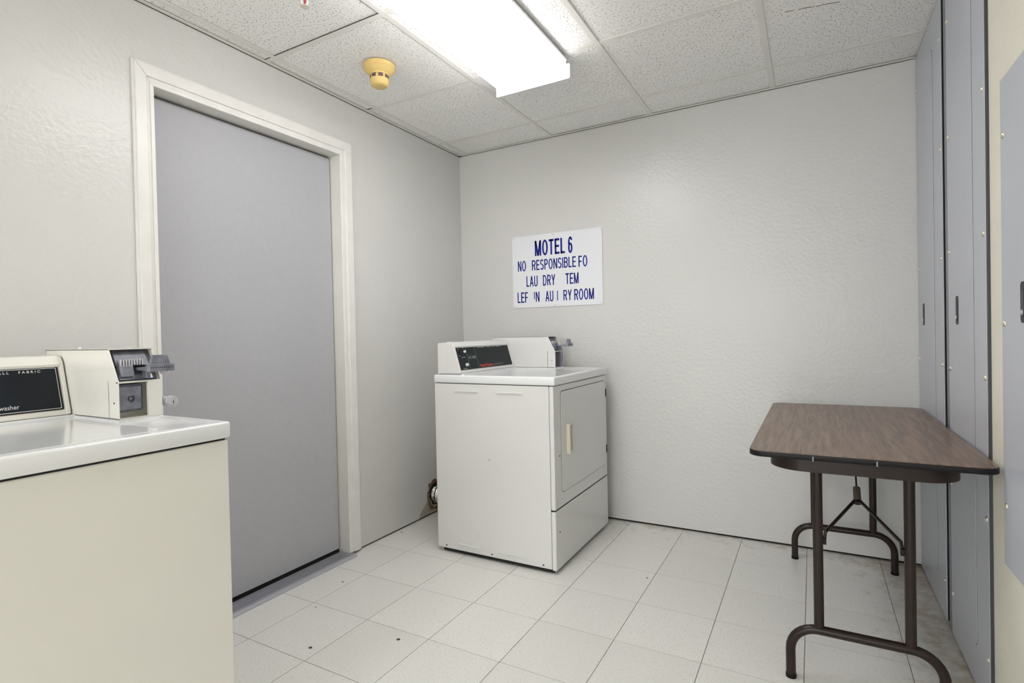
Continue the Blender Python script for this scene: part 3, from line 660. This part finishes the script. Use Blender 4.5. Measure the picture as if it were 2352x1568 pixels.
# ================================================================== SIGN
sg = thing('wall_sign', (.71, 0, 1.293), 'white rectangular sign with blue lettering on the back wall', 'sign')
bm = new(); prism(bm, rrect(.402, 1.016, 1.292, 1.753, .008), -.0055, -.0015, 'y', .0006); obj('sign_board', bm, 'sign', sg)
for w, a, b, z0, z1 in (("MOTEL", .567, .775, 1.618, 1.715), ("6", .796, .826, 1.617, 1.716), ("NO", .442, .501, 1.528, 1.594), ("RESPONSIBLE", .544, .846, 1.528, 1.593), ("FO", .863, .921, 1.526, 1.593),
                        ("LAU", .502, .582, 1.426, 1.493), ("DRY", .620, .705, 1.426, 1.493), ("TEM", .775, .862, 1.426, 1.493), ("LEF", .435, .511, 1.325, 1.392), ("I", .5545, .5605, 1.344, 1.390), ("N", .567, .593, 1.327, 1.391),
                        ("AU", .635, .690, 1.325, 1.391), ("I", .716, .7215, 1.328, 1.389), ("RY", .759, .814, 1.326, 1.391), ("ROOM", .831, .959, 1.325, 1.392)):
    stroke_word(w, Matrix(((1, 0, 0, a), (0, 0, -1, -.0055), (0, 1, 0, z0), (0, 0, 0, 1))), b-a, z1-z0, 'blue', sg, .155 if w in ('MOTEL', '6') else .135)
for x, z in ((.412, 1.744), (.697, 1.743), (1.006, 1.744), (.412, 1.301), (.701, 1.302), (1.004, 1.301)):
    bm = new(); cyl(bm, (x, -.0055, z), (x, -.0075, z), .0042, 12, .003); obj('screw', bm, 'screw', sg)

# ================================================================== CEILING FITTINGS
def fixture(y0, y1, label):
    e = thing('ceiling_light', (1.02, (y0+y1)/2, H-.1), label, 'light', 'fluorescent ceiling lights')
    bm = new(); prism(bm, [(.826, H-.024), (.824, H-.018), (.834, H-.0005), (1.164, H-.0005), (1.176, H-.018), (1.174, H-.024)], y0+.004, y1-.004, 'y'); obj('housing', bm, 'fix', e)
    bm = new(); prism(bm, [(.838, H-.078), (.850, H-.094), (.868, H-.098), (1.134, H-.098), (1.152, H-.094), (1.164, H-.078)], y0+.008, y1-.008, 'y'); tag(obj('lens', bm, 'lens', e), 'glowing white acrylic lens')
    for a, b in ((.834, .838), (1.164, 1.168)):
        bm = new(); box(bm, a, b, y0+.008, y1-.008, H-.0780, H-.0243); obj('lens_side', bm, 'lens_side', e)
    for a, b in ((y0, y0+.0075), (y1-.0075, y1)):
        bm = new(); prism(bm, rrect(.812, 1.190, H-.106, H-.040, .006), a, b, 'y', .001); box(bm, .830, 1.170, a+.001, b-.001, H-.04, H-.001); obj('end_cap', bm, 'fix', e)
fixture(-2.092, -.866, 'lit fluorescent ceiling light between the smoke detector and the grey panels')
fixture(-5.35, -4.13, 'unseen fluorescent ceiling light added for fill at the end without the sign')  # second light, out of view, added for soft fill

sd = thing('smoke_detector', (.412, -1.232, H-.1), 'yellowed round smoke detector on the ceiling', 'smoke detector')
c = (.412, -1.232, H)
bm = new(); lathe(bm, [(.060, -.001), (.0705, -.003), (.0715, -.012), (.0715, -.020), (.064, -.026), (.060, -.034), (.046, -.044)], c); obj('base', bm, 'yellow', sd, True)
bm = new(); lathe(bm, [(.045, -.0435), (.0425, -.050), (.0405, -.0505), (.0405, -.066), (.0425, -.0665), (.041, -.084), (.036, -.094), (.030, -.098)], c); obj('sensor_head', bm, 'yellow', sd, True)
for k in range(8):
    a = 2*math.pi*(k+.1)/8; t = new(); box(t, .0388, .0415, -.0105, .0105, -.0655, -.0510); bm = new(); merge(bm, t, Matrix.Translation(c) @ Matrix.Rotation(a, 4, 'Z')); obj('vent_slot', bm, 'slotdk', sd)

sp = thing('sprinkler_head', (.548, -1.757, H-.05), 'white fire sprinkler with a red bulb on the ceiling', 'sprinkler')
c = (.548, -1.757, H)
bm = new(); lathe(bm, [(.030, -.0005), (.036, -.003), (.030, -.008), (.015, -.012)], c, 24); obj('escutcheon', bm, 'fix', sp, True)
bm = new(); lathe(bm, [(.011, -.011), (.011, -.024), (.008, -.026)], c, 16)
for s in (-1, 1): tube(bm, [(c[0]+s*.009, c[1]+s*.004, H-.022), (c[0]+s*.010, c[1]+s*.005, H-.036), (c[0]+s*.003, c[1]+s*.001, H-.049)], .0026, 8)
obj('frame', bm, 'fix', sp, True)
bm = new(); cyl(bm, (c[0], c[1], H-.024), (c[0], c[1], H-.046), .0028, 10); tag(obj('glass_bulb', bm, 'glassred', sp, True), 'red glass bulb')
bm = new(); lathe(bm, [(.006, -.046), (.015, -.0495), (.015, -.051), (.004, -.052)], c, 20); obj('deflector', bm, 'ivory', sp, True)
